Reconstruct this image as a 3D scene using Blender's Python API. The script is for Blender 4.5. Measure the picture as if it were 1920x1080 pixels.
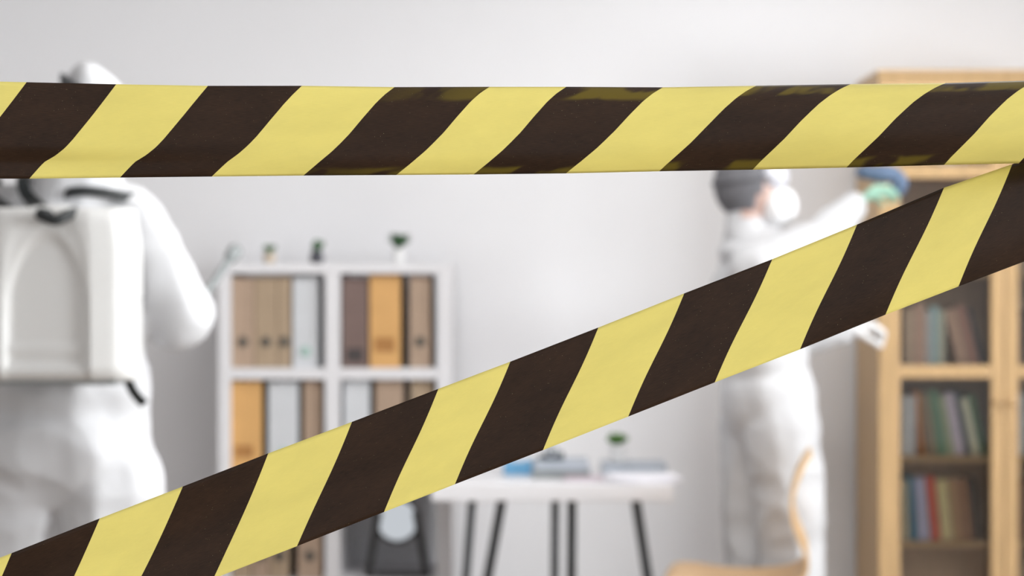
import bpy, bmesh, math, random
from mathutils import Vector, Matrix, noise, Quaternion

for o in list(bpy.data.objects):
    bpy.data.objects.remove(o, do_unlink=True)
SC = bpy.context.scene
COL = SC.collection
random.seed(7)

# ------------------------------------------------------------------ camera, world, light, exposure
F = 3640.0          # focal length in pixels of the 1920x1080 frame
ZC = 1.38           # camera height
cam_d = bpy.data.cameras.new('camera')
cam_d.sensor_width = 36.0
cam_d.lens = 36.0 * F / 1920.0
cam_d.clip_start = 0.05
cam_d.dof.use_dof = True
cam_d.dof.focus_distance = 1.585
cam_d.dof.aperture_fstop = 5.5
cam_d.dof.aperture_blades = 9
cam = bpy.data.objects.new('camera', cam_d)
cam.location = (0, 0, ZC)
cam.rotation_euler = (math.radians(90), 0, 0)
COL.objects.link(cam)
SC.camera = cam

world = bpy.data.worlds.new('soft daylight')
SC.world = world
world.use_nodes = True
wb = world.node_tree.nodes['Background']
wb.inputs[0].default_value = (0.93, 0.96, 1.0, 1)
wb.inputs[1].default_value = 0.66

WIN = [(-3.2, -1.2), (0.4, 2.4), (3.1, 4.9)]          # windows in the right wall, along the room
WIN_Z = (0.95, 2.65)
ROOM_L, ROOM_R, ROOM_B, ROOM_F, ROOM_H = -3.4, 5.0, 6.95, -4.2, 3.1


def area_light(name, loc, rot, sx, sy, power, color=(1, 1, 1)):
    d = bpy.data.lights.new(name, 'AREA')
    d.shape = 'RECTANGLE'
    d.size, d.size_y = sx, sy
    d.energy = power
    d.color = color
    o = bpy.data.objects.new(name, d)
    o.location = loc
    o.rotation_euler = rot
    COL.objects.link(o)
    return o


for (y0, y1), pw in zip(WIN, (640, 330, 340)):
    area_light('window_daylight', (ROOM_R + 0.28, (y0 + y1) / 2, sum(WIN_Z) / 2 + 0.1),
               (0, math.radians(90), 0), WIN_Z[1] - WIN_Z[0], y1 - y0, pw, (0.985, 0.988, 1.0))

# fill light added overhead, no known source (its fixture is built with the room)
FILL_LAMP = (0.65, 4.75, 2.2, 1.2)           # centre x, y and size of the panel
area_light('added_fill_light', (FILL_LAMP[0], FILL_LAMP[1], ROOM_H - 0.075), (0, 0, 0), FILL_LAMP[2], FILL_LAMP[3], 50, (1.0, 0.99, 0.97))

vs = SC.view_settings
vs.view_transform = 'Standard'
vs.look = 'None'
vs.exposure = 0.0
vs.gamma = 1.0
vs.use_curve_mapping = False


def P(px, py, D):
    """point of the room seen at pixel (px, py) of the 1920x1080 frame, D metres into the room"""
    return Vector(((px - 960.0) / F * D, D, ZC + (540.0 - py) / F * D))


# ------------------------------------------------------------------ materials
def srgb(r, g, b):
    f = lambda c: (c / 255 / 12.92) if c / 255 <= 0.04045 else ((c / 255 + 0.055) / 1.055) ** 2.4
    return (f(r), f(g), f(b))


def set_in(node, names, val):
    for n in names:
        if n in node.inputs:
            node.inputs[n].default_value = val
            return


MATS = {}


def mat(name, col, rough=0.5, var=0.06, scale=8.0, stretch=(1, 1, 1), bump=0.0, bscale=60.0, metal=0.0,
        spec=0.5, trans=0.0):
    if name in MATS:
        return MATS[name]
    m = bpy.data.materials.new(name)
    m.use_nodes = True
    nt = m.node_tree
    bs = nt.nodes['Principled BSDF']
    bs.inputs['Roughness'].default_value = rough
    bs.inputs['Metallic'].default_value = metal
    set_in(bs, ['Specular IOR Level'], spec)
    tc = nt.nodes.new('ShaderNodeTexCoord')
    mp = nt.nodes.new('ShaderNodeMapping')
    mp.inputs['Scale'].default_value = stretch
    nt.links.new(tc.outputs['Object'], mp.inputs['Vector'])
    nz = nt.nodes.new('ShaderNodeTexNoise')
    nz.inputs['Scale'].default_value = scale
    nz.inputs['Detail'].default_value = 5
    nt.links.new(mp.outputs[0], nz.inputs['Vector'])
    cr = nt.nodes.new('ShaderNodeValToRGB')
    e = cr.color_ramp.elements
    e[0].position, e[1].position = 0.3, 0.7
    e[0].color = (*[c * (1 - var) for c in col], 1)
    e[1].color = (*[min(1, c * (1 + var)) for c in col], 1)
    nt.links.new(nz.outputs[0], cr.inputs[0])
    nt.links.new(cr.outputs[0], bs.inputs['Base Color'])
    if bump:
        n2 = nt.nodes.new('ShaderNodeTexNoise')
        n2.inputs['Scale'].default_value = bscale
        n2.inputs['Detail'].default_value = 3
        nt.links.new(mp.outputs[0], n2.inputs['Vector'])
        b = nt.nodes.new('ShaderNodeBump')
        b.inputs['Strength'].default_value = bump
        b.inputs['Distance'].default_value = 0.01
        nt.links.new(n2.outputs[0], b.inputs['Height'])
        nt.links.new(b.outputs[0], bs.inputs['Normal'])
    MATS[name] = m
    return m


def glass_mat(name, tint=(0.93, 0.96, 0.95), gloss=0.0, rough=0.02):
    m = bpy.data.materials.new(name)
    m.use_nodes = True
    nt = m.node_tree
    nt.nodes.clear()
    out = nt.nodes.new('ShaderNodeOutputMaterial')
    mix = nt.nodes.new('ShaderNodeMixShader')
    tr = nt.nodes.new('ShaderNodeBsdfTransparent')
    gl = nt.nodes.new('ShaderNodeBsdfGlossy')
    fr = nt.nodes.new('ShaderNodeFresnel')
    ad = nt.nodes.new('ShaderNodeMath')
    nz = nt.nodes.new('ShaderNodeTexNoise')
    nz.inputs['Scale'].default_value = 3.0
    mr = nt.nodes.new('ShaderNodeMapRange')
    mr.inputs[3].default_value = rough
    mr.inputs[4].default_value = rough + 0.03
    nt.links.new(nz.outputs[0], mr.inputs[0])
    nt.links.new(mr.outputs[0], gl.inputs['Roughness'])
    ad.operation = 'ADD'
    ad.inputs[1].default_value = gloss
    fr.inputs[0].default_value = 1.5
    tr.inputs[0].default_value = (*tint, 1)
    nt.links.new(fr.outputs[0], ad.inputs[0])
    nt.links.new(ad.outputs[0], mix.inputs[0])
    nt.links.new(tr.outputs[0], mix.inputs[1])
    nt.links.new(gl.outputs[0], mix.inputs[2])
    nt.links.new(mix.outputs[0], out.inputs[0])
    return m


M_wall = mat('painted wall', (0.86, 0.862, 0.885), 0.7, 0.015, 1.2, bump=0.02, bscale=120)
M_ceil = mat('ceiling paint', (0.82, 0.82, 0.83), 0.8, 0.01, 2)
M_floor = mat('wood floor', (0.24, 0.19, 0.15), 0.45, 0.2, 6, (1, 0.1, 1))
M_white = mat('white laminate', (0.80, 0.795, 0.82), 0.4, 0.015, 5)
M_oak = mat('pale oak veneer', (0.60, 0.40, 0.20), 0.42, 0.12, 9, (6, 6, 0.6), bump=0.03, bscale=30)
M_oakback = mat('oak back board', (0.60, 0.44, 0.30), 0.55, 0.12, 9, (6, 6, 0.6))
M_ply = mat('bent plywood', (0.66, 0.43, 0.22), 0.4, 0.12, 9, (0.7, 8, 8))
M_suit = mat('white coverall fabric', (0.63, 0.635, 0.655), 0.65, 0.03, 6, bump=0.25, bscale=22)
M_skin = mat('skin', (0.55, 0.38, 0.33), 0.5, 0.05, 20)
M_black = mat('black webbing', (0.012, 0.015, 0.016), 0.55, 0.2, 40, bump=0.05)
M_darkmetal = mat('dark grey metal', (0.055, 0.06, 0.065), 0.45, 0.1, 20)
M_blackmetal = mat('black metal', (0.018, 0.018, 0.018), 0.45, 0.1, 20)
M_tank = mat('white plastic tank', (0.76, 0.76, 0.75), 0.35, 0.02, 4)
M_page = mat('paper', (0.74, 0.70, 0.62), 0.8, 0.06, 80, (1, 1, 30))
M_paper = mat('white paper', (0.86, 0.85, 0.90), 0.7, 0.02, 20)
M_glove = mat('green nitrile glove', (0.36, 0.62, 0.49), 0.35, 0.08, 12)
M_goggleframe = mat('pale goggle plastic', (0.72, 0.73, 0.80), 0.35, 0.03, 10)
M_mask = mat('white respirator mask', (0.9, 0.9, 0.91), 0.7, 0.02, 10)
M_cap = mat('grey cap fabric', (0.15, 0.15, 0.165), 0.8, 0.15, 30, bump=0.1)
M_boot = mat('rubber boot', (0.10, 0.11, 0.10), 0.4, 0.1, 10)
M_leaf = mat('green leaf', (0.055, 0.19, 0.03), 0.45, 0.35, 25)
M_leafbright = mat('bright green leaf', (0.10, 0.27, 0.035), 0.45, 0.3, 25)
M_leafdark = mat('dark green leaf', (0.03, 0.11, 0.03), 0.45, 0.35, 25)
M_soil = mat('soil', (0.05, 0.03, 0.02), 0.9, 0.3, 60)
M_potwhite = mat('white ceramic', (0.82, 0.82, 0.82), 0.3, 0.02, 5)
M_potbeige = mat('beige ceramic', (0.55, 0.46, 0.36), 0.5, 0.05, 10)
M_potdark = mat('dark slate ceramic', (0.06, 0.06, 0.075), 0.4, 0.1, 10)
M_mirror = mat('mirror', (0.9, 0.92, 0.94), 0.04, 0.0, 3, metal=1.0)
M_glass = glass_mat('cabinet glass', (0.98, 0.985, 0.98), 0.0, 0.02)
M_winglass = glass_mat('window glass', (0.97, 0.98, 0.98), 0.0, 0.01)
M_goggle = glass_mat('goggle lens', (0.75, 0.78, 0.85), 0.12, 0.05)


# ------------------------------------------------------------------ geometry helpers: each returns (verts, faces)
def box(x0, x1, y0, y1, z0, z1, bev=0.0, seg=2):
    bm = bmesh.new()
    bmesh.ops.create_cube(bm, size=1.0)
    for v in bm.verts:
        v.co = Vector((x0 + (v.co.x + .5) * (x1 - x0), y0 + (v.co.y + .5) * (y1 - y0), z0 + (v.co.z + .5) * (z1 - z0)))
    if bev > 0:
        bmesh.ops.bevel(bm, geom=list(bm.edges), offset=bev, segments=seg, affect='EDGES', profile=0.5)
    bm.verts.index_update()
    r = [v.co.copy() for v in bm.verts], [[v.index for v in f.verts] for f in bm.faces]
    bm.free()
    return r


def join(*gs):
    V, Fs = [], []
    for v, f in gs:
        n = len(V)
        V += [Vector(p) for p in v]
        Fs += [[i + n for i in q] for q in f]
    return V, Fs


def frame_of(d):
    d = d.normalized()
    u = d.cross(Vector((0, 0, 1)))
    if u.length < 1e-3:
        u = d.cross(Vector((0, 1, 0)))
    u.normalize()
    return u, d.cross(u).normalized()


def tube(pts, radii, n=12, hemi=False, flat=1.0, up=None):
    pts = [Vector(p) for p in pts]
    if isinstance(radii, (int, float)):
        radii = [radii] * len(pts)
    radii = list(radii)
    if hemi:  # add rounded ends
        d0 = (pts[0] - pts[1]).normalized()
        d1 = (pts[-1] - pts[-2]).normalized()
        a0 = [(pts[0] + d0 * radii[0] * math.sin(t), radii[0] * math.cos(t)) for t in (1.45, 1.1, 0.75, 0.38)]
        a1 = [(pts[-1] + d1 * radii[-1] * math.sin(t), radii[-1] * math.cos(t)) for t in (0.38, 0.75, 1.1, 1.45)]
        pts = [a[0] for a in a0] + pts + [a[0] for a in a1]
        radii = [a[1] for a in a0] + radii + [a[1] for a in a1]
    V, Fs = [], []
    u = None
    for i, p in enumerate(pts):
        d = (pts[min(i + 1, len(pts) - 1)] - pts[max(i - 1, 0)]).normalized()
        if up is not None:
            u = Vector(up) - d * Vector(up).dot(d)
            u.normalize()
        elif u is None:
            u, _ = frame_of(d)
        else:
            u = (u - d * u.dot(d)).normalized()
        w = d.cross(u)
        for k in range(n):
            a = 2 * math.pi * k / n
            V.append(p + u * math.cos(a) * radii[i] + w * math.sin(a) * radii[i] * flat)
    for i in range(len(pts) - 1):
        for k in range(n):
            k2 = (k + 1) % n
            Fs.append([i * n + k, i * n + k2, (i + 1) * n + k2, (i + 1) * n + k])
    Fs.append(list(range(n))[::-1])
    Fs.append([(len(pts) - 1) * n + k for k in range(n)])
    return V, Fs


def ribbon(pts, w, t, side):
    """strap: rectangular section swept along pts; side = direction of the width"""
    pts = [Vector(p) for p in pts]
    V, Fs = [], []
    for i, p in enumerate(pts):
        d = (pts[min(i + 1, len(pts) - 1)] - pts[max(i - 1, 0)]).normalized()
        s = Vector(side) - d * Vector(side).dot(d)
        s.normalize()
        nn = d.cross(s)
        for a, b in ((-1, -1), (1, -1), (1, 1), (-1, 1)):
            V.append(p + s * a * w / 2 + nn * b * t / 2)
    for i in range(len(pts) - 1):
        for k in range(4):
            k2 = (k + 1) % 4
            Fs.append([i * 4 + k, i * 4 + k2, (i + 1) * 4 + k2, (i + 1) * 4 + k])
    Fs.append([3, 2, 1, 0])
    n = (len(pts) - 1) * 4
    Fs.append([n, n + 1, n + 2, n + 3])
    return V, Fs


def smooth_path(pts, n=6):
    pts = [Vector(p) for p in pts]
    out = []
    for i in range(len(pts) - 1):
        p0, p1, p2, p3 = pts[max(i - 1, 0)], pts[i], pts[i + 1], pts[min(i + 2, len(pts) - 1)]
        for k in range(n):
            t = k / n
            out.append(0.5 * ((2 * p1) + (p2 - p0) * t + (2 * p0 - 5 * p1 + 4 * p2 - p3) * t * t +
                              (3 * p1 - p0 - 3 * p2 + p3) * t ** 3))
    out.append(pts[-1])
    return out


def ellipsoid(c, r, nu=20, nv=12, rot=None):
    c = Vector(c)
    V, Fs = [], []
    for j in range(nv + 1):
        th = math.pi * (j if 0 < j < nv else (0.04 if j == 0 else nv - 0.04)) / nv
        for i in range(nu):
            a = 2 * math.pi * i / nu
            q = Vector((r[0] * math.sin(th) * math.cos(a), r[1] * math.sin(th) * math.sin(a), r[2] * math.cos(th)))
            if rot is not None:
                q = rot @ q
            V.append(c + q)
    for j in range(nv):
        for i in range(nu):
            i2 = (i + 1) % nu
            Fs.append([j * nu + i, (j + 1) * nu + i, (j + 1) * nu + i2, j * nu + i2])
    Fs.append(list(range(nu)))
    Fs.append([nv * nu + i for i in range(nu)][::-1])
    return V, Fs


def lathe(profile, c=(0, 0, 0), n=24):
    """closed solid of revolution from (radius, z) points, bottom to top"""
    c = Vector(c)
    V, Fs = [], []
    for r, z in profile:
        for k in range(n):
            a = 2 * math.pi * k / n
            V.append(c + Vector((r * math.cos(a), r * math.sin(a), z)))
    for i in range(len(profile) - 1):
        for k in range(n):
            k2 = (k + 1) % n
            Fs.append([i * n + k, i * n + k2, (i + 1) * n + k2, (i + 1) * n + k])
    Fs.append(list(range(n))[::-1])
    m = (len(profile) - 1) * n
    Fs.append([m + k for k in range(n)])
    return V, Fs


def torus(c, R, r, axis='Y', n=28, m=8):
    c = Vector(c)
    V, Fs = [], []
    for i in range(n):
        a = 2 * math.pi * i / n
        for j in range(m):
            b = 2 * math.pi * j / m
            q = ((R + r * math.cos(b)) * math.cos(a), (R + r * math.cos(b)) * math.sin(a), r * math.sin(b))
            q = {'Z': (q[0], q[1], q[2]), 'Y': (q[0], q[2], q[1]), 'X': (q[2], q[0], q[1])}[axis]
            V.append(c + Vector(q))
    for i in range(n):
        for j in range(m):
            i2, j2 = (i + 1) % n, (j + 1) % m
            Fs.append([i * m + j, i2 * m + j, i2 * m + j2, i * m + j2])
    return V, Fs


# ------------------------------------------------------------------ object helpers
def make(name, geo, material, loc=(0, 0, 0), parent=None, smooth=False, label=None):
    loc = Vector(loc)
    me = bpy.data.meshes.new(name)
    me.from_pydata([tuple(Vector(v) - loc) for v in geo[0]], [], geo[1])
    bm = bmesh.new()
    bm.from_mesh(me)
    bmesh.ops.recalc_face_normals(bm, faces=bm.faces)
    bm.to_mesh(me)
    bm.free()
    me.materials.append(material)
    if smooth:
        me.polygons.foreach_set('use_smooth', [True] * len(me.polygons))
    o = bpy.data.objects.new(name, me)
    COL.objects.link(o)
    if parent is not None:
        o.parent = parent
    else:
        o.location = loc
    if label:
        o['label'] = label
    return o


def tag(o, label, cat, group=None):
    o['label'] = label
    o['category'] = cat
    if group:
        o['group'] = group
    return o


def thing(name, label, cat, loc, group=None, rot=(0, 0, 0)):
    o = bpy.data.objects.new(name, None)
    o.empty_display_size = 0.05
    o.location = loc
    o.rotation_euler = rot
    COL.objects.link(o)
    return tag(o, label, cat, group)


class Kit:
    """a thing with parts; geometry is given in room coordinates"""

    def __init__(self, name, label, cat, base, group=None):
        self.base = Vector(base)
        self.root = thing(name, label, cat, base, group)

    def part(self, name, geo, material, parent=None, smooth=False, label=None):
        return make(name, geo, material, self.base, parent or self.root, smooth, label)


def structure(name, geo, material, parent=None):
    o = make(name, geo, material, parent=parent)
    if parent is None:
        o['kind'] = 'structure'
    return o


# ------------------------------------------------------------------ the room
W = 0.12
structure('floor', box(ROOM_L - W, ROOM_R + W, ROOM_F, ROOM_B + W, -0.1, 0.0), M_floor)
structure('ceiling', box(ROOM_L - W, ROOM_R + W, ROOM_F, ROOM_B + W, ROOM_H, ROOM_H + 0.1), M_ceil)
structure('wall_back', box(ROOM_L, ROOM_R, ROOM_B, ROOM_B + W, 0, ROOM_H), M_wall)
structure('wall_left', box(ROOM_L - W, ROOM_L, ROOM_F, ROOM_B + W, 0, ROOM_H), mat('grey painted wall', (0.37, 0.36, 0.355), 0.7, 0.03, 1.2))
rw = [box(ROOM_R, ROOM_R + W, ROOM_F, ROOM_B + W, 0, WIN_Z[0]),
      box(ROOM_R, ROOM_R + W, ROOM_F, ROOM_B + W, WIN_Z[1], ROOM_H)]
ys = [ROOM_F] + [v for w in WIN for v in w] + [ROOM_B + W]
for a in range(0, len(ys), 2):
    rw.append(box(ROOM_R, ROOM_R + W, ys[a], ys[a + 1], WIN_Z[0], WIN_Z[1]))
structure('wall_right', join(*rw), M_wall)
structure('baseboard_back', box(ROOM_L, ROOM_R, ROOM_B - 0.014, ROOM_B, 0, 0.07, 0.003), M_white)
for i, (y0, y1) in enumerate(WIN):
    xm = ROOM_R + 0.06
    t = 0.05
    fr = join(box(xm - .03, xm + .03, y0, y1, WIN_Z[0], WIN_Z[0] + t), box(xm - .03, xm + .03, y0, y1, WIN_Z[1] - t, WIN_Z[1]),
              box(xm - .03, xm + .03, y0, y0 + t, WIN_Z[0], WIN_Z[1]), box(xm - .03, xm + .03, y1 - t, y1, WIN_Z[0], WIN_Z[1]),
              box(xm - .03, xm + .03, (y0 + y1) / 2 - .03, (y0 + y1) / 2 + .03, WIN_Z[0], WIN_Z[1]))
    w = structure('window_%d' % (i + 1), fr, M_white)
    for a, b in ((y0 + t, (y0 + y1) / 2 - .03), ((y0 + y1) / 2 + .03, y1 - t)):
        structure('pane', box(xm - .003, xm + .003, a, b, WIN_Z[0] + t, WIN_Z[1] - t), M_winglass, w)
    structure('window_sill', box(ROOM_R - 0.12, ROOM_R + 0.03, y0 - .05, y1 + .05, WIN_Z[0] - .03, WIN_Z[0], 0.004), M_white, w)


lx0, lx1 = FILL_LAMP[0] - FILL_LAMP[2] / 2 - .03, FILL_LAMP[0] + FILL_LAMP[2] / 2 + .03
ly0, ly1 = FILL_LAMP[1] - FILL_LAMP[3] / 2 - .03, FILL_LAMP[1] + FILL_LAMP[3] / 2 + .03
lk = Kit('added_fill_lamp', 'added fill lamp, a flat white panel out of view above the desk area', 'lamp', (FILL_LAMP[0], FILL_LAMP[1], ROOM_H))  # unseen fixture, added to carry the overhead fill light
lk.part('housing', box(lx0, lx1, ly0, ly1, ROOM_H - .06, ROOM_H, .003), M_white)
for a_, b_, c_, d_ in ((lx0, lx1, ly0, ly0 + .028), (lx0, lx1, ly1 - .028, ly1), (lx0, lx0 + .028, ly0 + .028, ly1 - .028), (lx1 - .028, lx1, ly0 + .028, ly1 - .028)):
    lk.part('rim', box(a_, b_, c_, d_, ROOM_H - .085, ROOM_H - .06, .002), M_white)


# ------------------------------------------------------------------ barrier tapes
def tape_material(name, yellow, black):
    """two print colours of one glossy film; 'u','v' are coordinates along and across the film"""
    out = []
    for nm, col in (('yellow', yellow), ('black', black)):
        m = bpy.data.materials.new(name + ' ' + nm)
        m.use_nodes = True
        nt = m.node_tree
        bs = nt.nodes['Principled BSDF']
        L = nt.links.new
        at = nt.nodes.new('ShaderNodeAttribute')
        at.attribute_name = 'film'
        # fine threads along the film
        mp = nt.nodes.new('ShaderNodeMapping')
        mp.inputs['Scale'].default_value = (2.0, 90.0, 1.0)
        L(at.outputs['Vector'], mp.inputs['Vector'])
        th = nt.nodes.new('ShaderNodeTexNoise')
        th.inputs['Scale'].default_value = 5.0
        th.inputs['Detail'].default_value = 4
        L(mp.outputs[0], th.inputs['Vector'])
        # broad unevenness
        mp2 = nt.nodes.new('ShaderNodeMapping')
        mp2.inputs['Scale'].default_value = (1.0, 3.0, 1.0)
        L(at.outputs['Vector'], mp2.inputs['Vector'])
        br = nt.nodes.new('ShaderNodeTexNoise')
        br.inputs['Scale'].default_value = 1.6
        br.inputs['Detail'].default_value = 3
        L(mp2.outputs[0], br.inputs['Vector'])
        mixv = nt.nodes.new('ShaderNodeMath')
        mixv.operation = 'ADD'
        L(th.outputs[0], mixv.inputs[0])
        bw = nt.nodes.new('ShaderNodeMapRange')
        bw.inputs[3].default_value, bw.inputs[4].default_value = (0.35, 0.65) if nm == 'black' else (0.0, 1.0)
        L(br.outputs[0], bw.inputs[0])
        L(bw.outputs[0], mixv.inputs[1])
        cr = nt.nodes.new('ShaderNodeValToRGB')
        e = cr.color_ramp.elements
        k = 0.035 if nm == 'yellow' else 0.75
        mr = nt.nodes.new('ShaderNodeMath')
        mr.operation = 'MULTIPLY'
        mr.inputs[1].default_value = 0.5
        L(mixv.outputs[0], mr.inputs[0])
        L(mr.outputs[0], cr.inputs[0])
        e[0].position, e[1].position = 0.38, 0.62
        e[0].color = (*[c * (1 - k) for c in col], 1)
        e[1].color = (*[c * (1 + k) for c in col], 1)
        last = cr.outputs[0]
        if nm == 'black':
            # tiny chips of missing ink
            vo = nt.nodes.new('ShaderNodeTexVoronoi')
            vo.inputs['Scale'].default_value = 26.0
            L(at.outputs['Vector'], vo.inputs['Vector'])
            n3 = nt.nodes.new('ShaderNodeTexNoise')
            n3.inputs['Scale'].default_value = 3.0
            L(at.outputs['Vector'], n3.inputs['Vector'])
            th3 = nt.nodes.new('ShaderNodeMath')
            th3.operation = 'MULTIPLY'
            th3.inputs[1].default_value = 0.075
            L(n3.outputs[0], th3.inputs[0])
            lt = nt.nodes.new('ShaderNodeMath')
            lt.operation = 'LESS_THAN'
            L(vo.outputs['Distance'], lt.inputs[0])
            L(th3.outputs[0], lt.inputs[1])
            mx = nt.nodes.new('ShaderNodeMix')
            mx.data_type = 'RGBA'
            mx.inputs[7].default_value = (0.45, 0.40, 0.20, 1)
            L(lt.outputs[0], mx.inputs[0])
            L(last, mx.inputs[6])
            last = mx.outputs[2]
        if nm == 'black':  # olive rim patches: light on the film, painted into the black colour
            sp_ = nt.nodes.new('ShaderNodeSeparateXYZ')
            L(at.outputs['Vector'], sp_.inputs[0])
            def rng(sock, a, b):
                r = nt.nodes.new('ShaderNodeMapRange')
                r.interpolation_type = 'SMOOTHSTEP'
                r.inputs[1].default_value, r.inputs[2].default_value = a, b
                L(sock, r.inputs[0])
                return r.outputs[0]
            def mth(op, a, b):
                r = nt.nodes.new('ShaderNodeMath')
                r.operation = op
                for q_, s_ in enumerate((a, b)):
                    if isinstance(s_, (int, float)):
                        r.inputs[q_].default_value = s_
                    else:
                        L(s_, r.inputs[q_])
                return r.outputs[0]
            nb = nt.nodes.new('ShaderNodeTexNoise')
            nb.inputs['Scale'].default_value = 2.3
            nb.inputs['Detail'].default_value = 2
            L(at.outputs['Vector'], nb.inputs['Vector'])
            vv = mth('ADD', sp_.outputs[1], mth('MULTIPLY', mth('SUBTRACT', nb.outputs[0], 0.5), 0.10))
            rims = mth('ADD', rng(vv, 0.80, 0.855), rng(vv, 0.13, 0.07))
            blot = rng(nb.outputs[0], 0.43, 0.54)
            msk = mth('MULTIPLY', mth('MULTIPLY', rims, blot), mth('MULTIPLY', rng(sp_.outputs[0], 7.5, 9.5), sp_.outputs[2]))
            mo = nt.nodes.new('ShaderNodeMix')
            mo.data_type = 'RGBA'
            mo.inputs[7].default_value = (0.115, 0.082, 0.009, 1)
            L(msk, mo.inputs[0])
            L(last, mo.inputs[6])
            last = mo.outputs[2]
        L(last, bs.inputs['Base Color'])
        bs.inputs['Roughness'].default_value = 0.34 if nm == 'black' else 0.42
        if nm == 'yellow':      # thin film lets some daylight through
            tl = nt.nodes.new('ShaderNodeBsdfTranslucent')
            L(last, tl.inputs['Color'])
            ms = nt.nodes.new('ShaderNodeMixShader')
            ms.inputs[0].default_value = 0.25
            L(bs.outputs[0], ms.inputs[1])
            L(tl.outputs[0], ms.inputs[2])
            L(ms.outputs[0], nt.nodes['Material Output'].inputs['Surface'])
        set_in(bs, ['Specular IOR Level'], 0.26 if nm == 'black' else 0.4)
        bu = nt.nodes.new('ShaderNodeBump')
        bu.inputs['Strength'].default_value = 0.06
        bu.inputs['Distance'].default_value = 0.001
        L(th.outputs[0], bu.inputs['Height'])
        L(bu.outputs[0], bs.inputs['Normal'])
        out.append(m)
    return out


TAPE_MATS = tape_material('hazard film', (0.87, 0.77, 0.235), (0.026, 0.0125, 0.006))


def interp(xs, ys_, x):
    if x <= xs[0]:
        return ys_[0] + (ys_[1] - ys_[0]) / (xs[1] - xs[0]) * (x - xs[0])
    for i in range(len(xs) - 1):
        if x <= xs[i + 1] or i == len(xs) - 2:
            return ys_[i] + (ys_[i + 1] - ys_[i]) / (xs[i + 1] - xs[i]) * (x - xs[i])


def tape(name, label, bounds, first_black, prof, depth, D, nsub=10, nv=28):
    """bounds: ((bottom px),(top px)) of every printed stripe edge; film hangs D metres away"""
    V, Fs, mi, film = [], [], [], []
    cols = []
    for i in range(len(bounds) - 1):
        for k in range(nsub):
            cols.append((i, k / nsub))
    cols.append((len(bounds) - 2, 1.0))
    for (i, t) in cols:
        (b0, t0), (b1, t1) = bounds[i], bounds[i + 1]
        bot = Vector(b0).lerp(Vector(b1), t)
        top = Vector(t0).lerp(Vector(t1), t)
        mid = (bot + top) / 2
        for j in range(nv + 1):
            v = j / nv
            h = prof(mid.x, v)
            # along the film linear in v; across the film by the curled section
            d = top - bot
            ax = AX[name]
            along = d.dot(ax)
            nrm = Vector((-ax.y, ax.x)) * (1 if -ax.y * d.x + ax.x * d.y > 0 else -1)
            across = d.dot(nrm)
            q = bot + ax * along * v + nrm * across * h
            dd = D + depth(mid.x, v, q)
            V.append(P(q.x, q.y, dd))
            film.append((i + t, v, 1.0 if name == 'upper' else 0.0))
    n = nv + 1
    for c in range(len(cols) - 1):
        i = cols[c][0]
        for j in range(nv):
            Fs.append([c * n + j, (c + 1) * n + j, (c + 1) * n + j + 1, c * n + j + 1])
            mi.append(1 if ((i % 2 == 0) == first_black) else 0)
    c0 = V[len(V) // 2].copy()
    me = bpy.data.meshes.new(name)
    me.from_pydata([tuple(v - c0) for v in V], [], Fs)
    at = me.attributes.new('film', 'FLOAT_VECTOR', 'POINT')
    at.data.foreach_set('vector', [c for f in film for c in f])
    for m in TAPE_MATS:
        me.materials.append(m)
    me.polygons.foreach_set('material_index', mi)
    me.polygons.foreach_set('use_smooth', [True] * len(me.polygons))
    o = bpy.data.objects.new('barrier_tape', me)
    o.location = c0
    COL.objects.link(o)
    s = o.modifiers.new('film thickness', 'SOLIDIFY')
    s.thickness = 0.00015
    s.offset = 1.0
    tag(o, label, 'barrier tape')
    return o


AX = {'upper': Vector((1.0, 0.0)), 'lower': Vector((0.9311, -0.3647))}
# upper film: x of each stripe edge at the lower and at the upper rim
ub = [(55, 218), (225, 390), (397, 566), (569, 740), (743, 918), (888, 1062), (1061, 1243), (1236, 1418), (1411, 1595),
      (1587, 1773), (1770, 1945), (1910, 2090)]
for _ in range(5):
    ub.insert(0, (ub[0][0] - 171, ub[0][1] - 168))
for _ in range(3):
    ub.append((ub[-1][0] + 175, ub[-1][1] + 176))
TX = [0, 218, 390, 566, 740, 918, 1062, 1243, 1418, 1595, 1773, 1920, 2300]
TY = [153, 158, 161, 161, 163.5, 163, 163, 164, 161, 158, 156, 151, 146]
BX = [0, 55, 225, 397, 569, 743, 888, 1061, 1236, 1411, 1587, 1770, 1920, 2300]
BY = [335, 335, 333, 331, 329, 328, 327, 325, 321, 318, 314, 309, 306, 300]
ubounds = [((b, interp(BX, BY, b)), (t, interp(TX, TY, t))) for b, t in ub]
PL = ([0, .09, .17, .30, .41, .5, .62, .73, .86, 1], [0, .095, .175, .245, .325, .415, .55, .675, .83, 1])
PC = ([0, .15, .306, .4, .508, .65, .798, .9, 1], [0, .128, .268, .365, .482, .66, .835, .93, 1])
PR = ([0, .078, .2, .328, .49, .6, .677, .78, .85, .906, 1], [0, .096, .23, .372, .574, .695, .776, .865, .915, .952, 1])


def sm(a, b, x):
    t = max(0, min(1, (x - a) / (b - a)))
    return t * t * (3 - 2 * t)


def u_prof(x, v):
    l, c, r = interp(*PL, v), interp(*PC, v), interp(*PR, v)
    if x < 1000:
        k = sm(150, 800, x)
        return l * (1 - k) + c * k
    k = sm(1000, 1600, x)
    return c * (1 - k) + r * k


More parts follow.
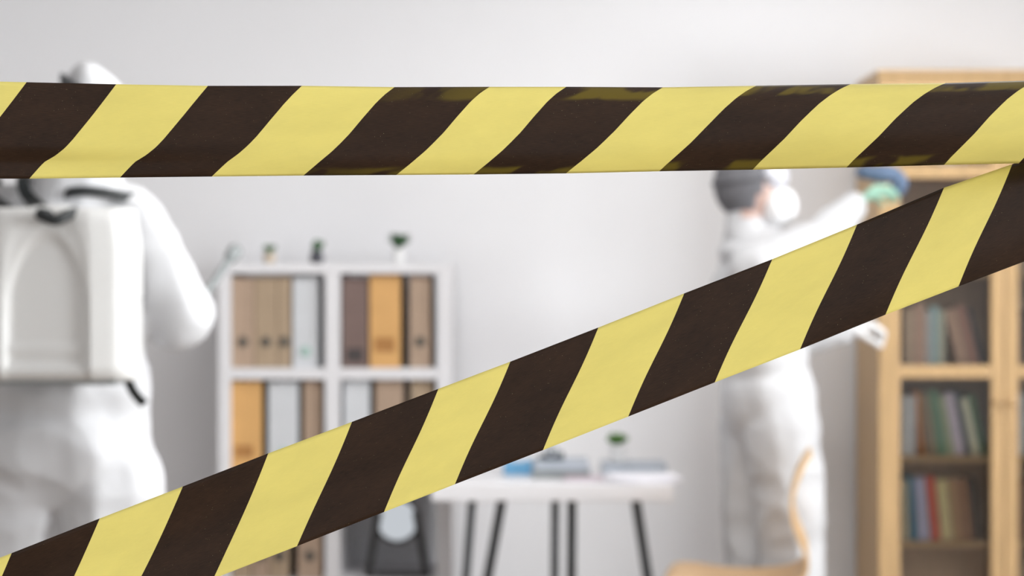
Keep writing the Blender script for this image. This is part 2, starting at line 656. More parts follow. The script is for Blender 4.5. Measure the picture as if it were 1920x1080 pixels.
def u_depth(x, v, q):
    kl, kr = 1 - sm(100, 700, x), sm(700, 1700, x)
    d = 0.005 * kl * (1 - sm(0.12, 0.45, v))
    d += kr * (0.020 * max(0, (v - 0.5) / 0.5) ** 2 + 0.012 * max(0, (0.42 - v) / 0.42) ** 2)
    d += (1 - kl) * (1 - kr) * (0.008 * max(0, (v - 0.6) / .4) ** 2 + .005 * max(0, (.3 - v) / .3) ** 2)
    d += 0.0012 * noise.noise(Vector((q.x / 240, v * 2.2, 3.1)))
    return d


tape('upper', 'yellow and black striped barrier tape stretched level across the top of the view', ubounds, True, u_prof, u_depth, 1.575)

lb = [((557, 1024), (660, 791)), ((720, 960), (822, 729)), ((853, 908), (957, 678)), ((1018, 844), (1122, 614)),
      ((1178, 781), (1283, 550)), ((1340, 717), (1448, 486)), ((1500, 655), (1607, 421)), ((1660, 590), (1770, 352)),
      ((1797, 537), (1898, 308)), ((1958, 476), (2060, 252)), ((2118, 415), (2222, 192)), ((2280, 352), (2384, 130))]
lb = [((400, 1085), (503, 850)), ] + lb
lb = [((228, 1150), (343, 912)), ] + lb
lb = [((72, 1210), (187, 972)), ((228, 1150), (343, 912))] + lb[1:]
lb = [((-90, 1272), (22, 1037))] + lb
for _ in range(3):
    (bx, by), (tx, ty) = lb[0]
    lb.insert(0, ((bx - 160, by + 62), (tx - 160, ty + 62)))


def l_prof(x, v):
    k = 1 - sm(200, 900, x)
    return v - 0.03 * k * math.sin(math.pi * v) + 0.012 * (1 - k) * math.sin(2 * math.pi * v)


def l_depth(x, v, q):
    k = 1 - sm(200, 900, x)
    kr = sm(1200, 1900, x)
    d = 0.004 * k * math.sin(math.pi * v) + 0.0010 * noise.noise(Vector((q.x / 260, v * 2.0, 9.3)))
    d += kr * (0.010 * max(0, (v - .45) / .55) ** 2 + .006 * max(0, (.35 - v) / .35) ** 2)
    return d


tape('lower', 'yellow and black striped barrier tape slanting down to the left', lb, False, l_prof, l_depth, 1.605)


# ------------------------------------------------------------------ white cube shelf with binders
SD = 6.5                           # front of the shelf
SB = 6.91
kx = lambda px, D=SD: (px - 960) / F * D
kz = lambda py, D=SD: ZC + (540 - py) / F * D
XL, XR = kx(409), kx(846)
ZT = kz(494)
RP = 0.3555
TH = 0.038
rows_top = [ZT - 0.033 - i * RP for i in range(4)]           # ceiling of each cell
rows_bot = [z - (RP - TH) for z in rows_top]
shelf = Kit('cube_shelf', 'tall white cube shelf standing between the left person and the desk', 'shelf', ((XL + XR) / 2, SD, 0))
XD0, XD1 = kx(609), kx(637)
CX = [(XL + 0.040, XD0), (XD1, XR - 0.048)]
bv = 0.0015
shelf.part('side_panel', box(XL, XL + 0.040, SD, SB, 0, ZT - 0.033, bv), M_white)
shelf.part('side_panel', box(XR - 0.048, XR, SD, SB, 0, ZT - 0.033, bv), M_white)
shelf.part('divider', box(XD0, XD1, SD + .002, SB, rows_bot[3], ZT - 0.033, bv), M_white)
shelf.part('top_panel', box(XL, XR, SD, SB, ZT - 0.033, ZT, bv), M_white)
for c in CX:
    for i in range(3):
        shelf.part('shelf_board', box(c[0], c[1], SD + .002, SB, rows_bot[i] - TH, rows_bot[i], bv), M_white)
shelf.part('bottom_panel', box(XL + .04, XR - .048, SD, SB, max(0, rows_bot[3] - TH), rows_bot[3], bv), M_white)

M_tan = mat('tan kraft board', (0.42, 0.315, 0.215), 0.65, 0.10, 14, (8, 8, .5))
M_tan2 = mat('pinkish tan board', (0.44, 0.32, 0.235), 0.65, 0.10, 14, (8, 8, .5))
M_wbind = mat('pale grey binder board', (0.66, 0.68, 0.71), 0.5, 0.03, 14)
M_orange = mat('orange board', (0.70, 0.40, 0.15), 0.6, 0.06, 14)
M_mauve = mat('brown grey board', (0.19, 0.13, 0.115), 0.6, 0.08, 14)
M_bshade = mat('binder side with painted shade', (0.035, 0.033, 0.028), 0.6, 0.15, 14)  # shade on cover sides in the gaps, put into their colour
M_ring = mat('grey ring metal', (0.16, 0.145, 0.12), 0.45, 0.1, 14)
M_green = mat('pale green print', (0.45, 0.62, 0.57), 0.6, 0.05, 14)
M_inkdark = mat('dark label print', (0.06, 0.05, 0.05), 0.6, 0.2, 60)
M_inkorange = mat('worn brown print', (0.42, 0.20, 0.06), 0.6, 0.2, 60)


def binder(px0, px1, pytop, row, colm, spine, side, label, ring=None, ringpy=None, patch=None, D=SD + 0.025):
    x0, x1 = kx(px0, D), kx(px1, D) - .001
    zb = rows_bot[row] + 0.0005
    zt = min(kz(pytop, D), rows_top[row] - .004)
    dep = 0.285
    k = Kit('binder', label, 'binder', ((x0 + x1) / 2, D, zb), 'ring binders on the white cube shelf')
    t = 0.003
    k.part('spine', box(x0, x1, D, D + t, zb, zt, .0008), spine)
    k.part('cover', box(x0, x0 + t, D + t, D + dep, zb, zt), side)
    k.part('cover', box(x1 - t, x1, D + t, D + dep, zb, zt), side)
    k.part('paper_block', box(x0 + t + .001, x1 - t - .001, D + .02, D + dep - .01, zb + .003, zt - .012), M_page)
    xm = (x0 + x1) / 2
    if ring:
        zc_ = kz(ringpy, D)
        k.part('finger_ring', torus((xm, D - .0005, zc_), 0.0135, 0.005, 'Y', 20, 6), ring, smooth=True)
        k.part('finger_hole', box(xm - .0075, xm + .0075, D - .0012, D + .001, zc_ - .0075, zc_ + .0075, .002), M_inkdark if ring is M_ring else ring)
    if patch:
        a, b, c, d_, pm = patch
        k.part('spine_label', box(kx(a, D), kx(b, D), D - .0008, D + .001, kz(d_, D), kz(c, D)), pm)
    return k


LS = 'left column of the white shelf'
RS = 'right column of the white shelf'
binder(434.5, 477.5, 520, 0, 0, M_tan2, M_tan, 'tan binder, leftmost in the top cell, ' + LS, M_ring, 641)
binder(478.5, 520, 519, 0, 0, M_tan, M_tan, 'tan binder, second from left in the top cell, ' + LS, M_ring, 641)
binder(521, 545.5, 518, 0, 0, M_tan, M_tan, 'narrow tan binder beside the pale binder, top left cell', M_ring, 641)
binder(549, 597, 521, 0, 0, M_wbind, M_wbind, 'pale grey binder with green ring, top left cell of the shelf', M_green, 659)
binder(641.5, 690, 521, 0, 1, M_mauve, M_mauve, 'brown grey binder with dark label, top cell, ' + RS, patch=(650, 680, 653, 678, M_inkdark))
binder(693, 752, 514, 0, 1, M_orange, M_bshade, 'wide orange binder in the top cell, ' + RS, patch=(702, 740, 633, 660, M_inkorange))
binder(768, 808, 517, 0, 1, M_tan2, M_tan, 'tan binder at the right end of the top cell, ' + RS, M_ring, 641)
binder(434, 492, 714, 1, 0, M_orange, M_bshade, 'wide orange binder in the second cell down, ' + LS, patch=(440, 475, 835, 858, M_inkorange))
binder(503, 560, 716, 1, 0, M_wbind, M_bshade, 'pale binder between orange and tan ones, second cell, ' + LS, M_green, 850)
binder(569, 604, 713, 1, 0, M_tan2, M_bshade, 'tan binder right of the pale one, second cell, ' + LS, M_ring, 840)
binder(645, 694, 714, 1, 1, M_wbind, M_bshade, 'pale binder at the left of the second cell, ' + RS, M_green, 850)
binder(704, 757, 713, 1, 1, M_tan2, M_bshade, 'wide tan binder, middle of the second cell, ' + RS, M_ring, 840)
binder(770, 812, 712, 1, 1, M_tan, M_bshade, 'tan binder at the right end of the second cell, ' + RS, M_ring, 840)
binder(436, 471, 915, 2, 0, M_tan, M_tan, 'tan binder, leftmost in the third cell down, ' + LS, M_ring, 1042)
binder(473, 505, 914, 2, 0, M_tan2, M_bshade, 'narrow tan binder, second in the third cell, ' + LS, M_ring, 1042)
binder(506, 543, 914, 2, 0, M_tan, M_bshade, 'tan binder, third in the third cell, ' + LS, M_ring, 1042)
binder(558, 604, 914, 2, 0, M_tan2, M_bshade, 'wider tan binder at the right of the third cell, ' + LS, M_ring, 1042)

# round table mirror on a black trestle stand, third cell
MD = SD + 0.05
mz = rows_bot[2]
mx = kx(744, MD)
mc = Vector((mx, MD + .03, kz(978, MD)))
k = Kit('table_mirror', 'round mirror on a black splayed stand in the lower right shelf cell', 'mirror', (mx, MD, mz))
disc = lathe([(0.001, -.003), (.069, -.003), (.069, .003), (.001, .003)], (0, 0, 0), 36)
rotm = Matrix.Rotation(math.radians(90 - 4), 3, 'X')
disc = ([rotm @ v + mc for v in disc[0]], disc[1])
k.part('mirror_glass', disc, M_mirror)
rim = torus((0, 0, 0), 0.073, 0.007, 'Z', 36, 8)
k.part('rim', ([rotm @ v + mc for v in rim[0]], rim[1]), M_blackmetal, smooth=True)
for sgn in (-1, 1):
    a = Vector((mx + sgn * .062, MD + .03, kz(960, MD)))
    b = Vector((mx + sgn * .098, MD + .03, mz + .008))
    k.part('leg', ribbon([a, b], 0.022, 0.03, (1, 0, 0)), M_blackmetal)
k.part('foot_bar', box(mx - .11, mx + .11, MD + .01, MD + .05, mz + .0005, mz + .014, .002), M_blackmetal)


# ------------------------------------------------------------------ plants
def leaf_geo(base, tip, width, bend=0.3):
    base, tip = Vector(base), Vector(tip)
    d = tip - base
    u, w = frame_of(d)
    V, Fs = [], []
    N = 6
    for i in range(N + 1):
        t = i / N
        wd = width * math.sin(math.pi * (0.08 + 0.9 * t)) ** 0.8
        c = base + d * t + Vector((0, 0, -bend * d.length * t * t * .5))
        nn = w if w.z > 0 else -w
        V += [c - u * wd / 2, c - nn * wd * .12, c + u * wd / 2]
    for i in range(N):
        for j in range(2):
            Fs.append([i * 3 + j, i * 3 + j + 1, (i + 1) * 3 + j + 1, (i + 1) * 3 + j])
    # thickness
    n = len(V)
    V += [v + Vector((0, 0, -.0006)) for v in V]
    Fs += [[q + n for q in f[::-1]] for f in Fs]
    return V, Fs


def pot_plant(name, label, c, pot_prof, pot_mat, nleaf, spread, height, lw, leafm, rim_z, stem=True, seed=1):
    rnd = random.Random(seed)
    c = Vector(c)
    k = Kit(name, label, 'plant', c)
    k.part('pot', lathe(pot_prof, c, 24), pot_mat, smooth=False)
    rr = pot_prof[-1][0]
    k.part('soil', lathe([(rr * .8, rim_z - .004), (rr * .78, rim_z + .002), (.001, rim_z + .003)], c, 16), M_soil)
    for i in range(nleaf):
        a = 2 * math.pi * i / nleaf * 2.4 + rnd.uniform(-.3, .3)
        r = spread * rnd.uniform(.45, 1.0)
        h = height * rnd.uniform(.55, 1.0)
        base = c + Vector((0, 0, rim_z + height * .15 * rnd.random()))
        tip = c + Vector((r * math.cos(a), r * math.sin(a), rim_z + h))
        k.part('leaf', leaf_geo(base, tip, lw * rnd.uniform(.8, 1.2), .35), leafm)
    return k


PD = SD + 0.10
SZ = ZT + 0.0003
pot_plant('potted_plant', 'tiny bushy plant in a beige pot at the left of the shelf top', (kx(505, PD), PD, SZ),
          [(.016, 0), (.020, .012), (.022, .034), (.019, .036)], M_potbeige, 22, .030, .042, .016, M_leaf, .032, seed=3)
# dark bottle vase with a cactus-like plant
k = Kit('potted_cactus', 'small green cactus in a dark slate pot on the shelf top', 'plant', (kx(594, PD), PD, SZ))
cb = Vector((kx(594, PD), PD, SZ))
k.part('pot', lathe([(.018, 0), (.024, .012), (.023, .03), (.017, .042), (.015, .044)], cb, 24), M_potdark)
k.part('soil', lathe([(.013, .040), (.013, .045), (.001, .046)], cb, 16), M_soil)
V, Fs = lathe([(.011, .043), (.014, .055), (.0135, .066), (.010, .076), (.004, .081), (.0005, .082)], cb, 24)
V = [cb + Vector(((v - cb).x * (1 + .16 * math.cos(8 * math.atan2((v - cb).y, (v - cb).x))),
                  (v - cb).y * (1 + .16 * math.cos(8 * math.atan2((v - cb).y, (v - cb).x))), (v - cb).z)) for v in V]
k.part('cactus_stem', (V, Fs), M_leafdark)
k.part('cactus_arm', tube([cb + Vector((.010, 0, .058)), cb + Vector((.019, 0, .062)), cb + Vector((.020, 0, .074))], [.006, .006, .005], 10, True), M_leafdark, smooth=True)
pot_plant('potted_plant', 'leafy plant spreading from a slim pale pot at the right of the shelf top', (kx(747, PD), PD, SZ),
          [(.016, 0), (.020, .01), (.017, .035), (.021, .050), (.018, .051)], M_potwhite, 30, .050, .074, .022, M_leafdark, .046, seed=5)


# ------------------------------------------------------------------ desk
DF, DB = 5.95, 6.47
dx0, dx1 = kx(808, DF), kx(1262, DF)
DZ = 0.778
desk = Kit('desk', 'white topped desk with dark metal legs in front of the wall', 'desk', ((dx0 + dx1) / 2, DF, 0))
desk.part('table_top', box(dx0, dx1, DF, DB, DZ - .052, DZ, .004), M_white)


def leg_px(xa, xb, D, w):
    # leg line seen through (xa, 943) and (xb, 1080), continued to the floor
    za, zb = kz(943, D), kz(1080, D)
    X0, X1 = kx(xa, D), kx(xb, D)
    s = (X1 - X0) / (zb - za)
    top, bot = DZ - .05, 0.0
    return ribbon([(X0 + s * (top - za), D, top), (X0 + s * (bot - za), D, bot)], w, w, (1, 0, 0))


for xa, xb, D, w in ((885, 874, DF + .06, .026), (940, 915, DB - .1, .031), (1041, 1040, DF + .06, .026), (1072, 1071, DF + .36, .030),
                     (1193, 1214, DF + .06, .030), (1150, 1180, DB - .06, .0001)):
    if w > .001:
        desk.part('leg', leg_px(xa, xb, D, w), M_darkmetal)

# things on the desk
M_slate = mat('dark slate plastic', (0.045, 0.06, 0.075), 0.45, 0.1, 20)
M_blue = mat('light blue card', (0.16, 0.42, 0.68), 0.5, 0.08, 20)
M_greyplastic = mat('grey plastic', (0.24, 0.26, 0.265), 0.4, 0.05, 20)
M_ltgrey = mat('light grey plastic', (0.60, 0.62, 0.65), 0.4, 0.05, 20)
M_bluegrey = mat('blue grey cloth board', (0.42, 0.46, 0.52), 0.6, 0.05, 20)
M_rose = mat('dusty rose card', (0.45, 0.36, 0.40), 0.6, 0.05, 20)
z0 = DZ + .0004
D = DF + .28
k = Kit('paper_tray', 'grey desktop letter tray on the middle of the desk', 'tray', (kx(1052, D), D, z0))
a, b = kx(1000, D), kx(1104, D)
k.part('base', box(a, b, D - .10, D + .12, z0, z0 + .006, .001), M_greyplastic)
k.part('front_lip', box(a, b, D - .104, D - .10, z0, z0 + .026, .001), M_greyplastic)
k.part('back_wall', box(a, b, D + .12, D + .124, z0, z0 + .048, .001), M_ltgrey)
k.part('side_wall', box(a - .004, a, D - .10, D + .124, z0, z0 + .030, .001), M_ltgrey)
k.part('side_wall', box(b, b + .004, D - .10, D + .124, z0, z0 + .030, .001), M_ltgrey)
k.part('paper_stack', box(a + .004, b - .004, D - .095, D + .115, z0 + .007, z0 + .050), M_bluegrey)
k = Kit('tape_dispenser', 'dark slate tape dispenser on the letter tray', 'dispenser', (kx(1034, D), D, z0 + .0505))
cc = Vector((kx(1034, D), D + .0, z0 + .0505))
k.part('base', box(cc.x - .040, cc.x + .040, D - .02, D + .02, cc.z, cc.z + .016, .004), M_slate)
k.part('hub_wall', box(cc.x - .022, cc.x + .020, D - .018, D + .018, cc.z + .014, cc.z + .042, .010, 3), M_slate)
k.part('cutter', box(cc.x + .026, cc.x + .038, D - .016, D + .016, cc.z + .015, cc.z + .026, .002), M_slate)
k.part('tape_roll', torus((cc.x - .002, D - .019, cc.z + .028), .013, .004, 'Y', 20, 6), M_ltgrey)
D = DF + .34
k = Kit('tissue_box', 'light blue carton of gloves at the left part of the desk', 'box', (kx(978, D), D, z0))
a, b = kx(944, D), kx(998, D)
k.part('carton', box(a, b, D - .05, D + .06, z0, z0 + .040, .002), M_blue)
k.part('top_slot', box(a + .025, b - .025, D - .015, D + .02, z0 + .0398, z0 + .042, .001), M_paper)
D = DF + .12
k = Kit('magazine', 'thin dusty rose booklet lying on the desk front', 'booklet', (kx(1098, D), D, z0))
k.part('cover', box(kx(1058, D), kx(1132, D), D - .05, D + .07, z0, z0 + .0025), M_rose)
k.part('pages', box(kx(1059, D), kx(1131, D), D - .049, D + .069, z0 + .0025, z0 + .007), M_paper)
k.part('cover', box(kx(1058, D), kx(1132, D), D - .05, D + .07, z0 + .007, z0 + .0095), M_rose)
D = DF + .10
for i in range(5):
    ang = (-4, 3, -2, 6, 2)[i]
    c_ = Vector((kx(1203 + (0, 5, -6, 8, 3)[i], D), D + .02, z0 + .0032 * i))
    g = box(-.105, .105, -.085, .085, 0, .003)
    R_ = Matrix.Rotation(math.radians(ang), 3, 'Z')
    o = make('paper_sheaf', ([R_ @ v + c_ for v in g[0]], g[1]), M_paper, c_)
    tag(o, ['white sheaf of papers at the bottom of the pile', 'white sheaf of papers, second from the bottom of the pile',
            'white sheaf of papers in the middle of the pile', 'white sheaf of papers jutting furthest over the right desk edge',
            'white sheaf of papers on top of the pile'][i] + ' on the desk', 'papers', 'paper pile on the right of the desk')
D = DF + .42
k = Kit('book', 'blue grey hardcover book lying flat behind the paper pile', 'book', (kx(1190, D), D, z0))
a, b = kx(1126, D), kx(1247, D)
k.part('cover', box(a, b, D - .09, D + .09, z0, z0 + .003), M_bluegrey)
k.part('pages', box(a + .003, b - .003, D - .087, D + .087, z0 + .003, z0 + .026), M_page)
k.part('cover', box(a, b, D - .09, D + .09, z0 + .026, z0 + .029), M_bluegrey)
k.part('spine', box(a, b, D - .093, D - .089, z0, z0 + .029, .001), M_bluegrey)
zb_ = z0 + .0295
pot_plant('potted_plant', 'bright green plant in a white pot standing on the desk', (kx(1158, D), D, zb_),
          [(.018, 0), (.022, .004), (.025, .044), (.027, .058), (.023, .059)], M_potwhite, 34, .046, .052, .030, M_leafbright, .054, seed=9)

# ------------------------------------------------------------------ glass-door bookcase
BF, BB = 6.5, 6.93
bx0 = kx(1648, BF)
PX = BF / F                                  # metres per pixel at the bookcase front
bx1 = bx0 + 472 * PX
bzT = kz(131, BF)
bc = Kit('bookcase', 'tall oak bookcase with glass doors at the right side of the room', 'bookcase', ((bx0 + bx1) / 2, BF, 0))
bt = .020
inn = BF + .022                              # carcass starts behind the doors
bc.part('side_panel', box(bx0, bx0 + bt, inn, BB, 0, bzT - .02, .001), M_oak)
bc.part('side_panel', box(bx1 - bt, bx1, inn, BB, 0, bzT - .02, .001), M_oak)
bxm = (bx0 + bx1) / 2
bc.part('middle_panel', box(bxm - bt / 2, bxm + bt / 2, inn + .001, BF + .2245, .06, bzT - .02, .001), M_oak)
bc.part('top_panel', box(bx0 - .004, bx1 + .004, BF - .004, BB, bzT - .02, bzT, .002), M_oak)
bc.part('back_board', box(bx0 + bt, bx1 - bt, BF + .225, BF + .233, .06, bzT - .02), M_oakback)
bc.part('plinth', box(bx0 + bt, bx1 - bt, inn + .002, inn + .02, 0, .06), M_oak)
SHELF_PY = [322, 510, 697, 857, 1018, 1180]
shz = [kz(p, BF) for p in SHELF_PY]
for z in shz + [.078]:
    for a, b in ((bx0 + bt, bxm - bt / 2), (bxm + bt / 2, bx1 - bt)):
        bc.part('shelf_board', box(a, b, inn + .012, BF + .2245, z - .019, z + .0, .001), M_oak)


def door(x0, x1, handle_x):
    fw = 40 * PX
    wl, wr_ = (fw, fw * .62) if handle_x > 0 else (fw * .62, fw)       # outer stile wide, meeting stile slim
    y0, y1 = BF, BF + .020
    zb, zt = .065, bzT - .024
    g = join(box(x0, x0 + wl, y0, y1, zb, zt, .002), box(x1 - wr_, x1, y0, y1, zb, zt, .002),
             box(x0 + wl, x1 - wr_, y0, y1, zb, zb + .07, .002), box(x0 + wl, x1 - wr_, y0, y1, zt - .05, zt, .002))
    d = bc.part('door', g, M_oak)
    for py in (322, 697):
        z = kz(py, BF)
        bc.part('rail', box(x0 + wl, x1 - wr_, y0 + .001, y1 - .001, z - .022, z + .022, .003), M_oak, d)
    bars = [zt - .05, kz(322, BF) + .022], [kz(322, BF) - .022, kz(697, BF) + .022], [kz(697, BF) - .022, zb + .07]
    for zt_, zb_2 in bars:
        bc.part('pane', box(x0 + wl - .006, x1 - wr_ + .006, BF + .008, BF + .012, zb_2 - .006, zt_ + .006), M_glass, d)
    hx = x1 - fw * .3 if handle_x > 0 else x0 + fw * .3
    kn = bc.part('knob', lathe([(.006, 0), (.006, .012), (.011, .016), (.011, .022), (.003, .025)], (0, 0, 0), 16), M_oak, d)
    kn.rotation_euler = (math.radians(90), 0, 0)
    kn.data.transform(Matrix.Translation(bc.base))
    kn.location = Vector((hx, BF, 1.0)) - bc.base
    return d


door(bx0, bxm - .0015, 1)
door(bxm + .0015, bx1, -1)


def book_obj(x, w, h, dep, lean, z, yfront, col, name_mat, label, group):
    """one book standing at x (left foot), leaning lean degrees to the left or right about its foot"""
    col = tuple(min(.85, c * 1.75 + .015) for c in col)
    m = mat('book cover ' + name_mat, col, 0.55, 0.08, 20)
    t = .0022
    o = thing('book', label, 'book', (x, yfront, z), group, (0, math.radians(lean), 0))
    make('spine', box(0, w, 0, t, 0, h, .0006), m, parent=o)
    make('cover', box(0, t, t, dep, 0, h), m, parent=o)
    make('cover', box(w - t, w, t, dep, 0, h), m, parent=o)
    make('pages', box(t + .0003, w - t - .0003, t + .002, dep - .004, .003, h - .004), M_page, parent=o)
    return o


def book_row(specs, shelf_i, group, yoff=0.035):
    z = shz[shelf_i] + .0006
    y = inn + yoff
    for (px, wpx, hpx, lean, rgb, nm, label) in specs:
        s = y / F
        w = wpx * s
        h = hpx * s
        x = (px - 960) * s
        zz = z + (w * math.sin(math.radians(lean)) if lean > 0 else 0)
        book_obj(x, w, h, .15, lean, zz, y, srgb(*rgb), nm, label, group)


G1, G2, G3 = 'books on the upper glass-door shelf', 'books on the middle glass-door shelf', 'books on the lower glass-door shelf'
book_row([(1697, 17, 118, 0, (196, 162, 138), 'peach', 'peach book, leftmost on the shelf above the door rail'),
          (1715, 20, 126, 0, (202, 152, 132), 'salmon', 'salmon book, second from left above the door rail'),
          (1736, 10, 112, 0, (224, 226, 230), 'pearl', 'thin pearl white book above the door rail'),
          (1747, 13, 122, 0, (160, 184, 184), 'mist blue', 'mist blue book above the door rail'),
          (1761, 11, 112, 0, (205, 190, 165), 'cream', 'thin cream book right of the mist blue one'),
          (1800, 19, 116, -14, (176, 146, 124), 'fawn', 'fawn book leaning left above the door rail'),
          (1821, 18, 124, -14, (150, 112, 96), 'cocoa', 'cocoa brown book leaning left above the door rail'),
          (1841, 9, 118, -14, (60, 54, 54), 'charcoal', 'thin charcoal book leaning left above the door rail')], 2, G1)
book_row([(1690, 26, 112, 1, (196, 208, 224), 'ice blue', 'wide ice blue book upright at the left of the middle shelf'),
          (1727, 7, 120, -5, (196, 120, 62), 'orange', 'thin orange book leaning by the ice blue one'),
          (1741, 17, 118, -8, (126, 112, 88), 'khaki', 'khaki book leaning on the middle shelf'),
          (1761, 14, 122, -9, (92, 128, 100), 'leaf green', 'leaf green book leaning on the middle shelf'),
          (1778, 12, 112, -10, (150, 158, 128), 'sage', 'sage book leaning on the middle shelf'),
          (1793, 16, 118, -11, (186, 172, 196), 'lilac', 'lilac book leaning on the middle shelf'),
          (1812, 9, 122, -11, (74, 78, 84), 'slate', 'thin slate book leaning on the middle shelf'),
          (1824, 14, 108, -12, (190, 182, 158), 'oat', 'oat coloured book leaning on the middle shelf'),
          (1841, 11, 116, -13, (60, 92, 60), 'forest', 'forest green book at the right end of the middle shelf')], 3, G2)
book_row([(1694, 10, 112, -1, (196, 176, 150), 'ivory', 'ivory book, leftmost on the lower shelf'),
          (1710, 11, 120, -4, (20, 98, 128), 'teal', 'teal book on the lower shelf'),
          (1724, 20, 118, -5, (160, 160, 184), 'lavender grey', 'lavender grey book on the lower shelf'),
          (1748, 16, 120, -6, (176, 74, 54), 'brick red', 'brick red book on the lower shelf'),
          (1767, 20, 114, -6, (206, 172, 124), 'sand', 'sand coloured book on the lower shelf'),
          (1790, 16, 116, -6, (150, 118, 84), 'camel', 'camel book on the lower shelf'),
          (1808, 18, 116, -6, (124, 88, 60), 'walnut', 'walnut brown book on the lower shelf'),
          (1829, 9, 118, -5, (26, 26, 26), 'black', 'black book at the right end of the lower shelf')], 4, G3)
for si, rgb, nm, lb_ in ((2, (86, 64, 50), 'umber', 'umber book behind the right door above the rail'),
                         (3, (186, 196, 214), 'powder blue', 'powder blue book behind the right door below the rail'),
                         (4, (110, 76, 52), 'chestnut', 'chestnut book behind the right door on the lower shelf')):
    book_row([(1904, 22, 116, 0, rgb, nm, lb_)], si, 'books behind the right glass door')
# small white cup on the top shelf
cpos = Vector(((1776 - 960) / F * (inn + .08), inn + .08, shz[0] + .0005))
k = Kit('cup', 'small white cup on the upper bookcase shelf under the level tape', 'cup', cpos)
k.part('bowl', lathe([(.020, 0), (.028, .004), (.034, .03), (.037, .07), (.034, .07), (.030, .03), (.022, .008), (.001, .007)], cpos, 24), M_potwhite, smooth=True)
k.part('handle', torus(cpos + Vector((.040, 0, .038)), .017, .004, 'Y', 20, 6), M_potwhite, smooth=True)


# ------------------------------------------------------------------ plywood chair
CD = 5.76
prof = [(1519, 846), (1505, 868), (1493, 895), (1486, 925), (1486, 955), (1494, 985), (1506, 1012), (1513, 1036), (1510, 1058),
        (1494, 1074), (1460, 1083), (1400, 1087), (1340, 1083), (1295, 1076), (1262, 1076), (1247, 1088), (1243, 1104)]
wid = [.26, .32, .36, .38, .39, .40, .40, .40, .40, .40, .41, .42, .42, .42, .41, .40, .38]
pp = [P(x, y, CD) for x, y in prof]
fine = smooth_path(pp, 4)
ch = Kit('chair', 'bent plywood chair in front of the right person\'s legs', 'chair', (P(1380, 1085, CD).x, CD, 0))


def ply(path, widths, thick, nw=10, dish=0.012):
    V, Fs = [], []
    N = len(path)
    for s in (0, 1):
        for i, p in enumerate(path):
            d = (path[min(i + 1, N - 1)] - path[max(i - 1, 0)]).normalized()
            nn = Vector((d.z, 0, -d.x))
            w = widths[i]
            for j in range(nw + 1):
                a = j / nw * 2 - 1
                V.append(p + Vector((.145 * a * w / 2, a * w / 2, 0)) + nn * (thick * (s - .5)) + Vector((-nn.x, 0, -nn.z)) * (-dish * a * a) * 0)
    m = nw + 1
    n = N * m
    for i in range(N - 1):
        for j in range(nw):
            q = [i * m + j, i * m + j + 1, (i + 1) * m + j + 1, (i + 1) * m + j]
            Fs.append(q)
            Fs.append([x + n for x in q[::-1]])
    edge = [(i * m, (i + 1) * m) for i in range(N - 1)] + [(i * m + nw, (i + 1) * m + nw) for i in range(N - 1)] + \
           [(j, j + 1) for j in range(nw)] + [((N - 1) * m + j, (N - 1) * m + j + 1) for j in range(nw)]
    for a, b in edge:
        Fs.append([a, b, b + n, a + n])
    return V, Fs


fw_ = [interp(list(range(len(wid))), wid, i / 4) for i in range(len(fine))]
cut = 9 * 4
ch.part('backrest', ply(fine[:cut + 1], fw_[:cut + 1], .011), M_ply, smooth=False)
ch.part('seat', ply(fine[cut:], fw_[cut:], .011), M_ply, smooth=False)
sz = P(1400, 1087, CD).z
for sx, px in ((-1, 1275), (1, 1475)):
    for sy in (-1, 1):
        tp = P(px, 1085, CD) + Vector((0, sy * .14, -.012))
        tp.z = sz - .008
        bt_ = Vector((tp.x + sx * .05, tp.y + sy * .05, .0))
        ch.part('leg', tube([bt_, tp], [.009, .011], 10), M_darkmetal, smooth=True)


# ------------------------------------------------------------------ people
def bake(geo, voxel, smooth_it=4, smooth_f=0.5):
    me = bpy.data.meshes.new('tmp')
    me.from_pydata([tuple(v) for v in geo[0]], [], geo[1])
    bm = bmesh.new()
    bm.from_mesh(me)
    bmesh.ops.recalc_face_normals(bm, faces=bm.faces)
    bm.to_mesh(me)
    bm.free()
    o = bpy.data.objects.new('tmp', me)
    COL.objects.link(o)
    r = o.modifiers.new('r', 'REMESH')
    r.mode = 'VOXEL'
    r.voxel_size = voxel
    s = o.modifiers.new('s', 'SMOOTH')
    s.iterations = smooth_it
    s.factor = smooth_f
    dg = bpy.context.evaluated_depsgraph_get()
    ev = o.evaluated_get(dg)
    m2 = bpy.data.meshes.new_from_object(ev)
    bpy.data.objects.remove(o, do_unlink=True)
    V = [v.co.copy() for v in m2.vertices]
    Nn = [v.normal.copy() for v in m2.vertices]
    Fs = [list(p.vertices) for p in m2.polygons]
    bpy.data.meshes.remove(m2)
    return V, Fs, Nn


def folds(V, Nn, amp, keep, seed):
    out = []
    for p, n in zip(V, Nn):
        k = keep(p)
        if k <= 0:
            out.append(p)
            continue
        q = Vector((p.x * 7 + seed, p.y * 7, p.z * 3.2))
        w = noise.noise(q * .7 + Vector((4, 2, seed))) * .8
        a = noise.noise(q + Vector((w, w, w)))
        b = noise.noise(Vector((p.x * 5 + seed, p.y * 5 + 3, p.z * 13)))
        d = (.35 - abs(a)) * 1.1 + (.3 - abs(b)) * .5
        out.append(p + n * amp * k * d)
    return out


def seg(a, b, ra, rb):
    n = 5
    return tube([a.lerp(b, i / n) for i in range(n + 1)], [ra + (rb - ra) * i / n for i in range(n + 1)], 16, True)


